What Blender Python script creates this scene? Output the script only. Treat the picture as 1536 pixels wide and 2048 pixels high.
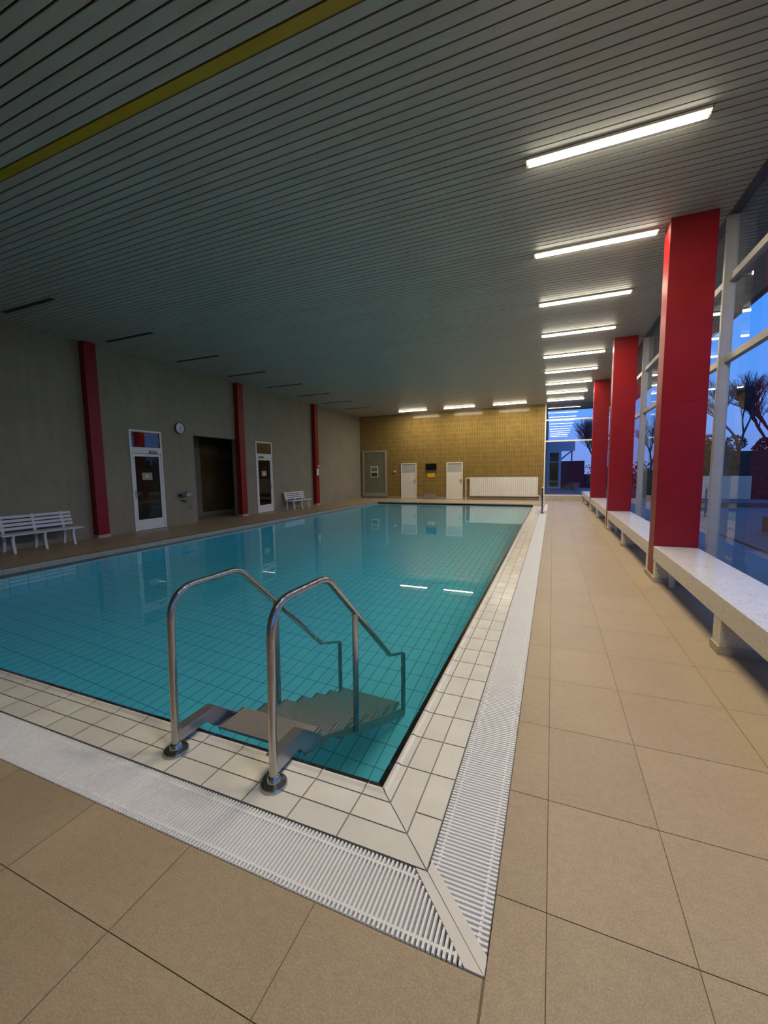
import bpy, bmesh, math, random
from mathutils import Vector, Matrix
random.seed(7)
scene = bpy.context.scene
COL = scene.collection
for o in list(bpy.data.objects):
    bpy.data.objects.remove(o)

# ------------------------------------------------------------------ camera
EYE = Vector((0.0, 0.0, 1.53))
FPX, YAW, PITCH, ROLL = 813.797, -0.392655545, -0.0989709871, -0.0128803615
fw = Vector((math.sin(YAW) * math.cos(PITCH), math.cos(YAW) * math.cos(PITCH), math.sin(PITCH)))
r0 = Vector((math.cos(YAW), -math.sin(YAW), 0.0))
u0 = r0.cross(fw)
rt = r0 * math.cos(ROLL) + u0 * math.sin(ROLL)
up = -r0 * math.sin(ROLL) + u0 * math.cos(ROLL)
cam_data = bpy.data.cameras.new('camera')
cam_data.sensor_fit = 'VERTICAL'
cam_data.sensor_height = 36.0
cam_data.lens = FPX * 36.0 / 2048.0
cam_data.clip_start = 0.05
cam_data.clip_end = 400
cam = bpy.data.objects.new('camera', cam_data)
COL.objects.link(cam)
M = Matrix((rt, up, -fw)).transposed().to_4x4()
M.translation = EYE
cam.matrix_world = M
scene.camera = cam

# ------------------------------------------------------------------ world: dusk sky
SKY_STRENGTH = 0.85
world = bpy.data.worlds.new('dusk_sky')
scene.world = world
world.use_nodes = True
wn = world.node_tree
wn.nodes.clear()
w_out = wn.nodes.new('ShaderNodeOutputWorld')
w_bg = wn.nodes.new('ShaderNodeBackground')
w_tc = wn.nodes.new('ShaderNodeTexCoord')
w_sep = wn.nodes.new('ShaderNodeSeparateXYZ')
w_ramp = wn.nodes.new('ShaderNodeValToRGB')
w_ramp.color_ramp.elements[0].position = 0.0
w_ramp.color_ramp.elements[0].color = (0.17, 0.25, 0.60, 1)
w_ramp.color_ramp.elements[1].position = 0.75
w_ramp.color_ramp.elements[1].color = (0.03, 0.17, 0.72, 1)
e_ = w_ramp.color_ramp.elements.new(0.10)
e_.color = (0.12, 0.30, 0.82, 1)
e_ = w_ramp.color_ramp.elements.new(0.28)
e_.color = (0.06, 0.29, 0.90, 1)
wn.links.new(w_tc.outputs['Generated'], w_sep.inputs[0])
wn.links.new(w_sep.outputs['Z'], w_ramp.inputs[0])
wn.links.new(w_ramp.outputs[0], w_bg.inputs[0])
w_bg.inputs[1].default_value = SKY_STRENGTH
wn.links.new(w_bg.outputs[0], w_out.inputs[0])

# ------------------------------------------------------------------ exposure and renderer
LAMP_WATT = 28.0           # each ceiling lamp
TUBE_GLOW = 17.0           # how bright a lamp looks
LAMP_COLOR = (1.0, 0.86, 0.66)
scene.view_settings.view_transform = 'Standard'
scene.view_settings.look = 'None'
scene.view_settings.exposure = 0.72
scene.view_settings.gamma = 1.0
scene.view_settings.use_curve_mapping = False
cy = scene.cycles
cy.max_bounces = 9
cy.diffuse_bounces = 5
cy.glossy_bounces = 4
cy.transmission_bounces = 8
cy.transparent_max_bounces = 12
cy.sample_clamp_indirect = 40.0
cy.caustics_reflective = False
cy.caustics_refractive = True
cy.blur_glossy = 0.5
cy.use_denoising = True
cy.use_light_tree = True

# ------------------------------------------------------------------ material helpers
MATS = {}
def new_mat(name):
    m = bpy.data.materials.new(name)
    m.use_nodes = True
    m.node_tree.nodes.clear()
    out = m.node_tree.nodes.new('ShaderNodeOutputMaterial')
    MATS[name] = m
    return m, m.node_tree, out

def principled(nt, out, color=(.8, .8, .8), rough=.5, metal=0., spec=.5):
    b = nt.nodes.new('ShaderNodeBsdfPrincipled')
    b.inputs['Base Color'].default_value = (*color, 1)
    b.inputs['Roughness'].default_value = rough
    b.inputs['Metallic'].default_value = metal
    b.inputs['Specular IOR Level'].default_value = spec
    nt.links.new(b.outputs[0], out.inputs['Surface'])
    return b

def objcoord(nt, scale=(1, 1, 1)):
    t = nt.nodes.new('ShaderNodeNewGeometry')
    mp = nt.nodes.new('ShaderNodeMapping')
    mp.inputs['Scale'].default_value = scale
    nt.links.new(t.outputs['Position'], mp.inputs['Vector'])
    return mp.outputs[0]

def noise(nt, vec, scale, detail=4, rough=.6):
    n = nt.nodes.new('ShaderNodeTexNoise')
    n.inputs['Scale'].default_value = scale
    n.inputs['Detail'].default_value = detail
    n.inputs['Roughness'].default_value = rough
    nt.links.new(vec, n.inputs['Vector'])
    return n.outputs['Fac']

def ramp(nt, fac, stops):
    r = nt.nodes.new('ShaderNodeValToRGB')
    els = r.color_ramp.elements
    els[0].position, els[0].color = stops[0][0], (*stops[0][1], 1)
    els[1].position, els[1].color = stops[-1][0], (*stops[-1][1], 1)
    for p, c in stops[1:-1]:
        e = els.new(p)
        e.color = (*c, 1)
    nt.links.new(fac, r.inputs[0])
    return r.outputs[0]

def mixc(nt, fac, a, b, mode='MIX'):
    m = nt.nodes.new('ShaderNodeMix')
    m.data_type = 'RGBA'
    m.blend_type = mode
    for sock, v in ((m.inputs[0], fac), (m.inputs[6], a), (m.inputs[7], b)):
        if isinstance(v, (int, float)):
            sock.default_value = v
        elif isinstance(v, tuple):
            sock.default_value = (*v, 1)
        else:
            nt.links.new(v, sock)
    return m.outputs[2]

def bump(nt, bsdf, h, strength=.3, dist=.002):
    b = nt.nodes.new('ShaderNodeBump')
    b.inputs['Strength'].default_value = strength
    b.inputs['Distance'].default_value = dist
    nt.links.new(h, b.inputs['Height'])
    nt.links.new(b.outputs[0], bsdf.inputs['Normal'])

def math_node(nt, op, a, b=None):
    n = nt.nodes.new('ShaderNodeMath')
    n.operation = op
    for i, v in enumerate((a, b)):
        if v is None:
            continue
        if isinstance(v, (int, float)):
            n.inputs[i].default_value = v
        else:
            nt.links.new(v, n.inputs[i])
    return n.outputs[0]

def plain(name, color, rough=.5, metal=0., spec=.5, var=.06, vscale=6., bumpy=0.):
    m, nt, out = new_mat(name)
    b = principled(nt, out, color, rough, metal, spec)
    v = objcoord(nt)
    n = noise(nt, v, vscale)
    lo = tuple(c * (1 - var) for c in color)
    hi = tuple(min(1, c * (1 + var)) for c in color)
    nt.links.new(ramp(nt, n, [(.3, lo), (.7, hi)]), b.inputs['Base Color'])
    if bumpy:
        bump(nt, b, noise(nt, v, vscale * 12), bumpy)
    return m

def grid_lines(nt, coord_sock, offset, pitch, width):
    """1 on the joint lines of a grid along one axis"""
    a = math_node(nt, 'SUBTRACT', coord_sock, offset)
    a = math_node(nt, 'DIVIDE', a, pitch)
    f = math_node(nt, 'FRACT', a)
    f = math_node(nt, 'SUBTRACT', f, .5)
    f = math_node(nt, 'ABSOLUTE', f)
    return math_node(nt, 'GREATER_THAN', f, .5 - width / pitch / 2)

def cell_random(nt, axes, offs, pitches):
    g = nt.nodes.new('ShaderNodeNewGeometry')
    s = nt.nodes.new('ShaderNodeSeparateXYZ')
    nt.links.new(g.outputs['Position'], s.inputs[0])
    c = nt.nodes.new('ShaderNodeCombineXYZ')
    lines = []
    for i, (ax, o, p) in enumerate(zip(axes, offs, pitches)):
        a = math_node(nt, 'DIVIDE', math_node(nt, 'SUBTRACT', s.outputs[ax], o), p)
        nt.links.new(math_node(nt, 'FLOOR', a), c.inputs[i])
    w = nt.nodes.new('ShaderNodeTexWhiteNoise')
    w.noise_dimensions = '3D'
    nt.links.new(c.outputs[0], w.inputs['Vector'])
    return w.outputs['Value'], s

def tiled(name, axes, offs, pitches, joint, tile_a, tile_b, grout, rough=.3, spec=.5, noise_amt=.15, nscale=9.):
    m, nt, out = new_mat(name)
    b = principled(nt, out, tile_a, rough, 0, spec)
    rnd, s = cell_random(nt, axes, offs, pitches)
    base = mixc(nt, rnd, tile_a, tile_b)
    v = objcoord(nt)
    n = noise(nt, v, nscale)
    base = mixc(nt, noise_amt, base, ramp(nt, n, [(.3, tuple(c * .6 for c in tile_a)), (.7, tuple(min(1, c * 1.3) for c in tile_b))]))
    l = None
    for ax, o, p in zip(axes, offs, pitches):
        g = grid_lines(nt, s.outputs[ax], o, p, joint)
        l = g if l is None else math_node(nt, 'MAXIMUM', l, g)
    nt.links.new(mixc(nt, l, base, grout), b.inputs['Base Color'])
    r = math_node(nt, 'ADD', math_node(nt, 'MULTIPLY', l, .5), rough)
    nt.links.new(r, b.inputs['Roughness'])
    bump(nt, b, math_node(nt, 'SUBTRACT', 1.0, l), .35, .002)
    return m

# stone-look floor tile; a per-tile value comes with the mesh
def floor_mat():
    m, nt, out = new_mat('beige_floor_tile')
    b = principled(nt, out, (.42, .33, .22), .45, 0, .6)
    v = objcoord(nt)
    n1 = noise(nt, v, 2.2, 6, .65)
    n2 = noise(nt, v, 160, 3, .7)
    n3 = noise(nt, v, 28, 4, .6)
    base = ramp(nt, n1, [(.25, (.375, .288, .180)), (.5, (.425, .332, .215)), (.8, (.485, .385, .26))])
    base = mixc(nt, .42, base, ramp(nt, n2, [(.3, (.21, .15, .085)), (.5, (.425, .332, .215)), (.72, (.74, .63, .48))]))
    base = mixc(nt, .18, base, ramp(nt, n3, [(.35, (.31, .235, .14)), (.65, (.52, .425, .29))]))
    at = nt.nodes.new('ShaderNodeAttribute')
    at.attribute_name = 'tint'
    hs = nt.nodes.new('ShaderNodeHueSaturation')
    nt.links.new(base, hs.inputs['Color'])
    nt.links.new(math_node(nt, 'ADD', math_node(nt, 'MULTIPLY', at.outputs['Fac'], .08), .96), hs.inputs['Value'])
    nt.links.new(hs.outputs[0], b.inputs['Base Color'])
    nt.links.new(math_node(nt, 'ADD', math_node(nt, 'MULTIPLY', n3, .2), .33), b.inputs['Roughness'])
    bump(nt, b, n2, .12, .001)
    return m
floor_mat()
plain('grout_floor', (.20, .16, .105), .8)
plain('grout_white', (.27, .26, .23), .7)
plain('grout_expansion', (.10, .08, .055), .7)

def coping_mat():
    m, nt, out = new_mat('coping_tile')
    b = principled(nt, out, (.70, .68, .57), .15, 0, .5)
    v = objcoord(nt)
    n1 = noise(nt, v, 5, 5)
    at = nt.nodes.new('ShaderNodeAttribute')
    at.attribute_name = 'tint'
    base = ramp(nt, n1, [(.3, (.70, .685, .60)), (.7, (.78, .77, .69))])
    hs = nt.nodes.new('ShaderNodeHueSaturation')
    nt.links.new(base, hs.inputs['Color'])
    nt.links.new(math_node(nt, 'ADD', math_node(nt, 'MULTIPLY', at.outputs['Fac'], .10), .95), hs.inputs['Value'])
    nt.links.new(hs.outputs[0], b.inputs['Base Color'])
    bump(nt, b, noise(nt, v, 90, 2), .15, .001)
    return m
coping_mat()
plain('white_lip', (.78, .77, .69), .15)
plain('black_tile', (.012, .012, .013), .12)
plain('grate_plastic', (.88, .88, .86), .3, var=.02)
plain('drain_channel', (.62, .62, .60), .5)
plain('basin_shell', (.3, .3, .28), .8)

PX0, PX1, PY0, PY1 = -7.95, -0.761, 1.722, 18.40   # inner pool edges
ZW, ZB = -0.0125, -1.50
for nm, ax, of, pt in (('pool_floor_tile', ('X', 'Y'), (-1.785, 4.08), (.1266, .2533)),
                       ('pool_wall_tile_x', ('Y', 'Z'), (4.08, -.04), (.2533, .1266)),
                       ('pool_wall_tile_y', ('X', 'Z'), (-1.785, -.04), (.2533, .1266))):
    tiled(nm, ax, of, pt, .009, (.50, .92, .99), (.54, .94, 1.0), (.16, .46, .55), .3, .5, .06)

tiled('ochre_wall_tile', ('X', 'Z'), (-10.4, .12), (.115, .243), .007, (.22, .145, .040), (.27, .18, .052), (.44, .33, .16), .16, .5, .25, 4.)
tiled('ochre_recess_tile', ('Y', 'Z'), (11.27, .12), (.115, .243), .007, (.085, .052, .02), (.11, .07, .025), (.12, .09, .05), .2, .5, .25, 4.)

def render_wall():
    m, nt, out = new_mat('grey_plaster_wall')
    b = principled(nt, out, (.33, .29, .24), .85, 0, .2)
    v = objcoord(nt)
    v2 = objcoord(nt, (1, 3.0, .35))
    n1 = noise(nt, v, 1.3, 6, .65)
    n2 = noise(nt, v2, 3.0, 5, .6)
    n3 = noise(nt, v, 70, 3)
    base = ramp(nt, n1, [(.3, (.25, .232, .178)), (.7, (.315, .295, .228))])
    base = mixc(nt, .3, base, ramp(nt, n2, [(.35, (.225, .208, .158)), (.65, (.335, .312, .243))]))
    g = nt.nodes.new('ShaderNodeNewGeometry')
    s = nt.nodes.new('ShaderNodeSeparateXYZ')
    nt.links.new(g.outputs['Position'], s.inputs[0])
    l = math_node(nt, 'MAXIMUM', grid_lines(nt, s.outputs['Y'], .3, 1.26, .012), grid_lines(nt, s.outputs['Z'], .12, 1.02, .012))
    base = mixc(nt, math_node(nt, 'MULTIPLY', l, .22), base, (.18, .155, .12))
    nt.links.new(base, b.inputs['Base Color'])
    bump(nt, b, n3, .3, .003)
render_wall()
def red_mat():
    m, nt, out = new_mat('red_column_paint')
    b = principled(nt, out, (.3, .01, .012), .42, 0, .45)
    v = objcoord(nt)
    base = ramp(nt, noise(nt, v, 4, 4), [(.3, (.215, .003, .005)), (.7, (.26, .004, .007))])
    nt.links.new(base, b.inputs['Base Color'])
    bump(nt, b, noise(nt, v, 260, 3), .35, .002)
red_mat()
def slat_mat(name, col, rough):
    m, nt, out = new_mat(name)
    b = principled(nt, out, col, rough, 0, .4)
    v = objcoord(nt)
    n = noise(nt, objcoord(nt, (.5, 4, 1)), 2.0, 4)
    n2 = noise(nt, v, 120, 2)
    base = ramp(nt, n, [(.3, tuple(c * .9 for c in col)), (.7, tuple(c * 1.08 for c in col))])
    base = mixc(nt, .15, base, ramp(nt, n2, [(.35, tuple(c * .6 for c in col)), (.65, tuple(min(1, c * 1.4) for c in col))]))
    nt.links.new(base, b.inputs['Base Color'])
slat_mat('grey_ceiling_slat', (.43, .43, .405), .42)
slat_mat('yellow_ceiling_slat', (.42, .31, .008), .42)
plain('ceiling_void', (.012, .012, .012), .9)
plain('white_paint', (.72, .73, .74), .35, var=.03)
plain('cream_door_paint', (.76, .74, .66), .4, var=.03)
plain('panel_grey', (.45, .45, .43), .35)
plain('grey_green_panel', (.20, .20, .125), .3, var=.12, vscale=2.)
plain('grey_frame', (.36, .35, .29), .4)
plain('radiator_white', (.80, .78, .72), .35, var=.02)
plain('aluminium_frame', (.50, .49, .455), .38, .3)
plain('kerb_top', (.30, .255, .18), .5, var=.1)
plain('kerb_face', (.30, .30, .27), .4)
plain('wet_film', (.34, .31, .26), .04)
plain('skirting_tile', (.30, .27, .22), .5, var=.15)
plain('plinth_tile', (.46, .41, .32), .5, var=.12)
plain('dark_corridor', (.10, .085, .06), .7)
plain('lamp_housing', (.75, .70, .58), .35)
plain('lamp_dead', (.03, .033, .033), .5)
plain('steel_dark', (.14, .14, .15), .35, .9)
plain('plastic_bench', (.66, .68, .73), .35, var=.03)
plain('screen_black', (.008, .008, .010), .08)
plain('sign_yellow', (.80, .55, .01), .4)
plain('sign_ink', (.12, .08, .01), .5)
plain('sign_cream', (.38, .37, .24), .5)
plain('sign_white', (.8, .8, .76), .5)
plain('poster_dark', (.06, .06, .045), .4, var=.5, vscale=25)
plain('vent_metal', (.40, .42, .38), .4, .3)
plain('clock_face', (.40, .45, .52), .12)
plain('clock_rim', (.05, .055, .07), .3)
plain('red_box', (.5, .02, .02), .4)
plain('tread_metal', (.40, .365, .32), .42, .45, var=.08, vscale=60)
plain('exterior_paving', (.075, .085, .10), .55, var=.25, vscale=2.5)
plain('exterior_concrete', (.11, .105, .09), .7, var=.12)
plain('exterior_white_wall', (.62, .55, .42), .7)
plain('lawn', (.035, .04, .025), .95, var=.4, vscale=1.5)
plain('blue_grey_frame', (.40, .47, .58), .4)
plain('annex_wall', (.20, .21, .22), .7, var=.15)
plain('annex_fascia', (.42, .48, .55), .5, var=.05)
plain('annex_interior', (.15, .16, .15), .6, var=.4, vscale=3)
plain('bark', (.055, .045, .045), .9, var=.3)
plain('hedge_leaf', (.035, .035, .025), .8, var=.5, vscale=3)
plain('pot_clay', (.20, .18, .17), .8)
plain('railing_grey', (.30, .30, .30), .5, .3)

def steel():
    m, nt, out = new_mat('brushed_steel')
    b = principled(nt, out, (.55, .53, .50), .26, 1.0)
    v = objcoord(nt)
    n = noise(nt, objcoord(nt, (1, 1, .08)), 60, 4)
    nt.links.new(ramp(nt, n, [(.3, (.42, .385, .34)), (.7, (.58, .55, .50))]), b.inputs['Base Color'])
    nt.links.new(math_node(nt, 'ADD', math_node(nt, 'MULTIPLY', n, .16), .17), b.inputs['Roughness'])
steel()
plain('stair_steel', (.50, .47, .44), .38, .85, var=.05, vscale=30)

def fence_mat():
    m, nt, out = new_mat('dark_red_cladding')
    b = principled(nt, out, (.10, .02, .03), .6)
    g = nt.nodes.new('ShaderNodeNewGeometry')
    s = nt.nodes.new('ShaderNodeSeparateXYZ')
    nt.links.new(g.outputs['Position'], s.inputs[0])
    l = grid_lines(nt, s.outputs['Z'], 0, .16, .03)
    nt.links.new(mixc(nt, l, (.075, .012, .03), (.16, .06, .09)), b.inputs['Base Color'])
fence_mat()

def stone_mat():
    m, nt, out = new_mat('pale_terrazzo')
    b = principled(nt, out, (.6, .58, .55), .22, 0, .5)
    v = objcoord(nt)
    vo = nt.nodes.new('ShaderNodeTexVoronoi')
    vo.inputs['Scale'].default_value = 70
    nt.links.new(v, vo.inputs['Vector'])
    vo2 = nt.nodes.new('ShaderNodeTexVoronoi')
    vo2.inputs['Scale'].default_value = 34
    nt.links.new(v, vo2.inputs['Vector'])
    n = noise(nt, v, 5, 5)
    base = ramp(nt, n, [(.3, (.56, .53, .48)), (.7, (.68, .65, .61))])
    sp = ramp(nt, vo.outputs['Color'], [(.0, (.30, .27, .24)), (.16, (.36, .33, .30)), (.2, (.6, .58, .54)), (1., (.70, .68, .65))])
    sp2 = ramp(nt, vo2.outputs['Color'], [(.0, (.42, .40, .36)), (.10, (.45, .42, .39)), (.14, (.64, .61, .58)), (1., (.72, .70, .67))])
    base = mixc(nt, .6, base, sp)
    base = mixc(nt, .35, base, sp2)
    nt.links.new(base, b.inputs['Base Color'])
stone_mat()

def glass_mat(name, ior, tint):
    m, nt, out = new_mat(name)
    t = nt.nodes.new('ShaderNodeBsdfTransparent')
    t.inputs[0].default_value = (*tint, 1)
    g = nt.nodes.new('ShaderNodeBsdfGlossy')
    g.inputs['Roughness'].default_value = .0
    # reflectance of a double-sided pane from the angle between view and surface, the same from both sides
    ge = nt.nodes.new('ShaderNodeNewGeometry')
    dp = nt.nodes.new('ShaderNodeVectorMath')
    dp.operation = 'DOT_PRODUCT'
    nt.links.new(ge.outputs['Incoming'], dp.inputs[0])
    nt.links.new(ge.outputs['Normal'], dp.inputs[1])
    c = math_node(nt, 'ABSOLUTE', dp.outputs['Value'])
    p = math_node(nt, 'POWER', math_node(nt, 'SUBTRACT', 1.0, c), 5.0)
    f = math_node(nt, 'ADD', math_node(nt, 'MULTIPLY', p, 1.0 - ior), ior)
    mx = nt.nodes.new('ShaderNodeMixShader')
    nt.links.new(f, mx.inputs[0])
    nt.links.new(t.outputs[0], mx.inputs[1])
    nt.links.new(g.outputs[0], mx.inputs[2])
    nt.links.new(mx.outputs[0], out.inputs['Surface'])
glass_mat('window_glass', .07, (.88, .93, .95))
glass_mat('door_glass', .11, (.45, .50, .50))
glass_mat('dark_door_glass', .035, (.30, .34, .34))

def water_mat():
    m, nt, out = new_mat('pool_water')
    g = nt.nodes.new('ShaderNodeBsdfGlass')
    g.inputs['Color'].default_value = (1, 1, 1, 1)
    g.inputs['Roughness'].default_value = 0
    g.inputs['IOR'].default_value = 1.333
    nt.links.new(g.outputs[0], out.inputs['Surface'])
    a = nt.nodes.new('ShaderNodeVolumeAbsorption')
    a.inputs['Color'].default_value = (.0, .875, .985, 1)
    a.inputs['Density'].default_value = .37
    nt.links.new(a.outputs[0], out.inputs['Volume'])
water_mat()

def tube_mat():
    m, nt, out = new_mat('lit_tube')
    e = nt.nodes.new('ShaderNodeEmission')
    e.inputs[0].default_value = (1.0, .90, .70, 1)
    e.inputs[1].default_value = TUBE_GLOW
    nt.links.new(e.outputs[0], out.inputs['Surface'])
tube_mat()

# ------------------------------------------------------------------ geometry helpers
class MB:
    def __init__(self):
        self.v, self.f, self.t = [], [], []
    def quad(self, pts, tint=None):
        i = len(self.v)
        self.v += [tuple(p) for p in pts]
        self.f.append(tuple(range(i, i + len(pts))))
        self.t.append(tint if tint is not None else .5)
    def box(self, a, b):
        x0, y0, z0 = (min(a[i], b[i]) for i in range(3))
        x1, y1, z1 = (max(a[i], b[i]) for i in range(3))
        P = [(x0, y0, z0), (x1, y0, z0), (x1, y1, z0), (x0, y1, z0), (x0, y0, z1), (x1, y0, z1), (x1, y1, z1), (x0, y1, z1)]
        self.hexa(P)
        return self
    def hexa(self, P):
        i = len(self.v)
        self.v += [tuple(p) for p in P]
        for f in ((0, 3, 2, 1), (4, 5, 6, 7), (0, 1, 5, 4), (1, 2, 6, 5), (2, 3, 7, 6), (3, 0, 4, 7)):
            self.f.append(tuple(i + k for k in f))
            self.t.append(.5)
        return self
    def prism(self, prof, axis, a, b):
        """extrude a closed 2-D profile along an axis; prof in the other two axes in order"""
        n = len(prof)
        i = len(self.v)
        for t in (a, b):
            for p in prof:
                q = list(p)
                q.insert(axis, t)
                self.v.append(tuple(q))
        for k in range(n):
            self.f.append((i + k, i + (k + 1) % n, i + n + (k + 1) % n, i + n + k))
            self.t.append(.5)
        self.f.append(tuple(i + k for k in reversed(range(n))))
        self.f.append(tuple(i + n + k for k in range(n)))
        self.t += [.5, .5]
        return self
    def tube(self, pts, rad, n=12, caps=True):
        pts = [Vector(p) for p in pts]
        rads = rad if isinstance(rad, (list, tuple)) else [rad] * len(pts)
        rings = []
        d0 = (pts[1] - pts[0]).normalized()
        ref = Vector((0, 0, 1)) if abs(d0.z) < .9 else Vector((1, 0, 0))
        side = d0.cross(ref).normalized()
        for k, p in enumerate(pts):
            d = ((pts[min(k + 1, len(pts) - 1)] - pts[max(k - 1, 0)])).normalized()
            side = (side - d * side.dot(d)).normalized()
            u = d.cross(side)
            ring = []
            for j in range(n):
                a = 2 * math.pi * j / n
                ring.append(len(self.v))
                self.v.append(tuple(p + (side * math.cos(a) + u * math.sin(a)) * rads[k]))
            rings.append(ring)
        for k in range(len(rings) - 1):
            A, B = rings[k], rings[k + 1]
            for j in range(n):
                self.f.append((A[j], A[(j + 1) % n], B[(j + 1) % n], B[j]))
                self.t.append(.5)
        if caps:
            self.f.append(tuple(reversed(rings[0])))
            self.f.append(tuple(rings[-1]))
            self.t += [.5, .5]
        return self
    def lathe(self, center, prof, n=32, axis='Z'):
        """prof: list of (radius, height)"""
        c = Vector(center)
        rings = []
        for r, h in prof:
            ring = []
            for j in range(n):
                a = 2 * math.pi * j / n
                ca, sa = r * math.cos(a), r * math.sin(a)
                p = {'Z': Vector((ca, sa, h)), 'X': Vector((h, ca, sa)), 'Y': Vector((sa, h, ca))}[axis]
                ring.append(len(self.v))
                self.v.append(tuple(c + p))
            rings.append(ring)
        for k in range(len(rings) - 1):
            A, B = rings[k], rings[k + 1]
            for j in range(n):
                self.f.append((A[j], A[(j + 1) % n], B[(j + 1) % n], B[j]))
                self.t.append(.5)
        self.f.append(tuple(reversed(rings[0])))
        self.f.append(tuple(rings[-1]))
        self.t += [.5, .5]
        return self
    def build(self, name, mat, parent=None, bevel=0., smooth=False, origin=None):
        me = bpy.data.meshes.new(name)
        off = Vector(origin) if origin is not None else Vector((0, 0, 0))
        if parent is not None and origin is None:
            off = parent.matrix_basis.translation.copy()
            if parent.parent is not None:
                off = off + parent.parent.matrix_basis.translation
        me.from_pydata([tuple(Vector(p) - off) for p in self.v], [], self.f)
        bm = bmesh.new()
        bm.from_mesh(me)
        lay = bm.faces.layers.float.new('ft')
        bm.faces.ensure_lookup_table()
        for f, t in zip(bm.faces, self.t):
            f[lay] = t
        if bevel:
            bmesh.ops.remove_doubles(bm, verts=bm.verts, dist=1e-5)
            ed = [e for e in bm.edges if len(e.link_faces) == 2 and e.calc_face_angle(0) > .5]
            bmesh.ops.bevel(bm, geom=ed, offset=bevel, segments=2, profile=.5, affect='EDGES', clamp_overlap=True)
        closed = all(len(e.link_faces) == 2 for e in bm.edges)
        if closed:
            bmesh.ops.recalc_face_normals(bm, faces=bm.faces)
        cl = bm.loops.layers.float_color.new('tint')
        for f in bm.faces:
            for l in f.loops:
                t = f[lay]
                l[cl] = (t, t, t, 1)
            if smooth:
                f.smooth = True
        bm.to_mesh(me)
        bm.free()
        me.materials.append(MATS[mat])
        if smooth:
            me.set_sharp_from_angle(angle=.7)
        ob = bpy.data.objects.new(name, me)
        COL.objects.link(ob)
        if parent is not None:
            ob.parent = parent
            ob.location = (0, 0, 0)
        elif origin is not None:
            ob.location = off
        return ob

def tag(o, label, cat, group=None, kind=None):
    o['label'] = label
    o['category'] = cat
    if group:
        o['group'] = group
    if kind:
        o['kind'] = kind
    return o

def thing(name, loc, label, cat, group=None, kind=None):
    o = bpy.data.objects.new(name, None)
    o.empty_display_size = .1
    COL.objects.link(o)
    o.location = loc
    return tag(o, label, cat, group, kind)

def struct(ob, label, cat):
    return tag(ob, label, cat, kind='structure')

def box(a, b):
    return MB().box(a, b)

def copy_tree(root, loc, label=None):
    c = root.copy()
    COL.objects.link(c)
    c.location = loc
    if label:
        c['label'] = label
    for ch in list(root.children):
        k = ch.copy()
        COL.objects.link(k)
        k.parent = c
        for g in list(ch.children):
            q = g.copy()
            COL.objects.link(q)
            q.parent = k
    return c

ZC = 4.67
XW = -10.40
YE = 21.60
XG = 2.05
YB = -3.0

# ------------------------------------------------------------------ floor: tile by tile
def tile_region(mb, x0, x1, y0, y1, xs, ys, gap=.0030, z=0.):
    X = [x0] + [x for x in sorted(xs) if x0 + .01 < x < x1 - .01] + [x1]
    Y = [y0] + [y for y in sorted(ys) if y0 + .01 < y < y1 - .01] + [y1]
    g = gap / 2
    for i in range(len(X) - 1):
        for j in range(len(Y) - 1):
            a, b = X[i] + g, X[i + 1] - g
            c, d = Y[j] + g, Y[j + 1] - g
            mb.quad([(a, c, z), (b, c, z), (b, d, z), (a, d, z)], random.random())
xs_r = [.020] + [.455 + .6 * k for k in range(0, 4)]
ys_r = [.17, .77, 1.378, 1.902, 2.485] + [3.089 + .6 * k for k in range(0, 33)] + [-.43 - .6 * k for k in range(5)]
xs_l = [-.745 - .6 * k for k in range(20)]
fl = MB()
tile_region(fl, -.150, XG, YB, YE, xs_r, ys_r)
tile_region(fl, XW - 1.5, -.155, YB, 1.110, xs_l, ys_r)
tile_region(fl, XW - 1.5, -8.15, 1.110, YE, xs_l, ys_r)
tile_region(fl, -8.15, -.150, 18.60, YE, xs_l, ys_r)
floor = struct(fl.build('floor', 'beige_floor_tile'), 'beige stone-look tile deck around the swimming pool', 'floor')
gr = MB()
for (a, b, c, d) in ((-.150, XG, YB, YE), (XW - 1.5, -.150, YB, 1.112), (XW - 1.5, -8.15, 1.112, YE), (-8.15, -.15, 18.60, YE)):
    gr.quad([(a, c, -.003), (b, c, -.003), (b, d, -.003), (a, d, -.003)])
g_ob = gr.build('grout_bed', 'grout_floor', floor)
ex = MB().box((.0165, YB, -.003), (.0235, YE, -.0005)).build('expansion_joint', 'grout_expansion', floor)

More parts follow.
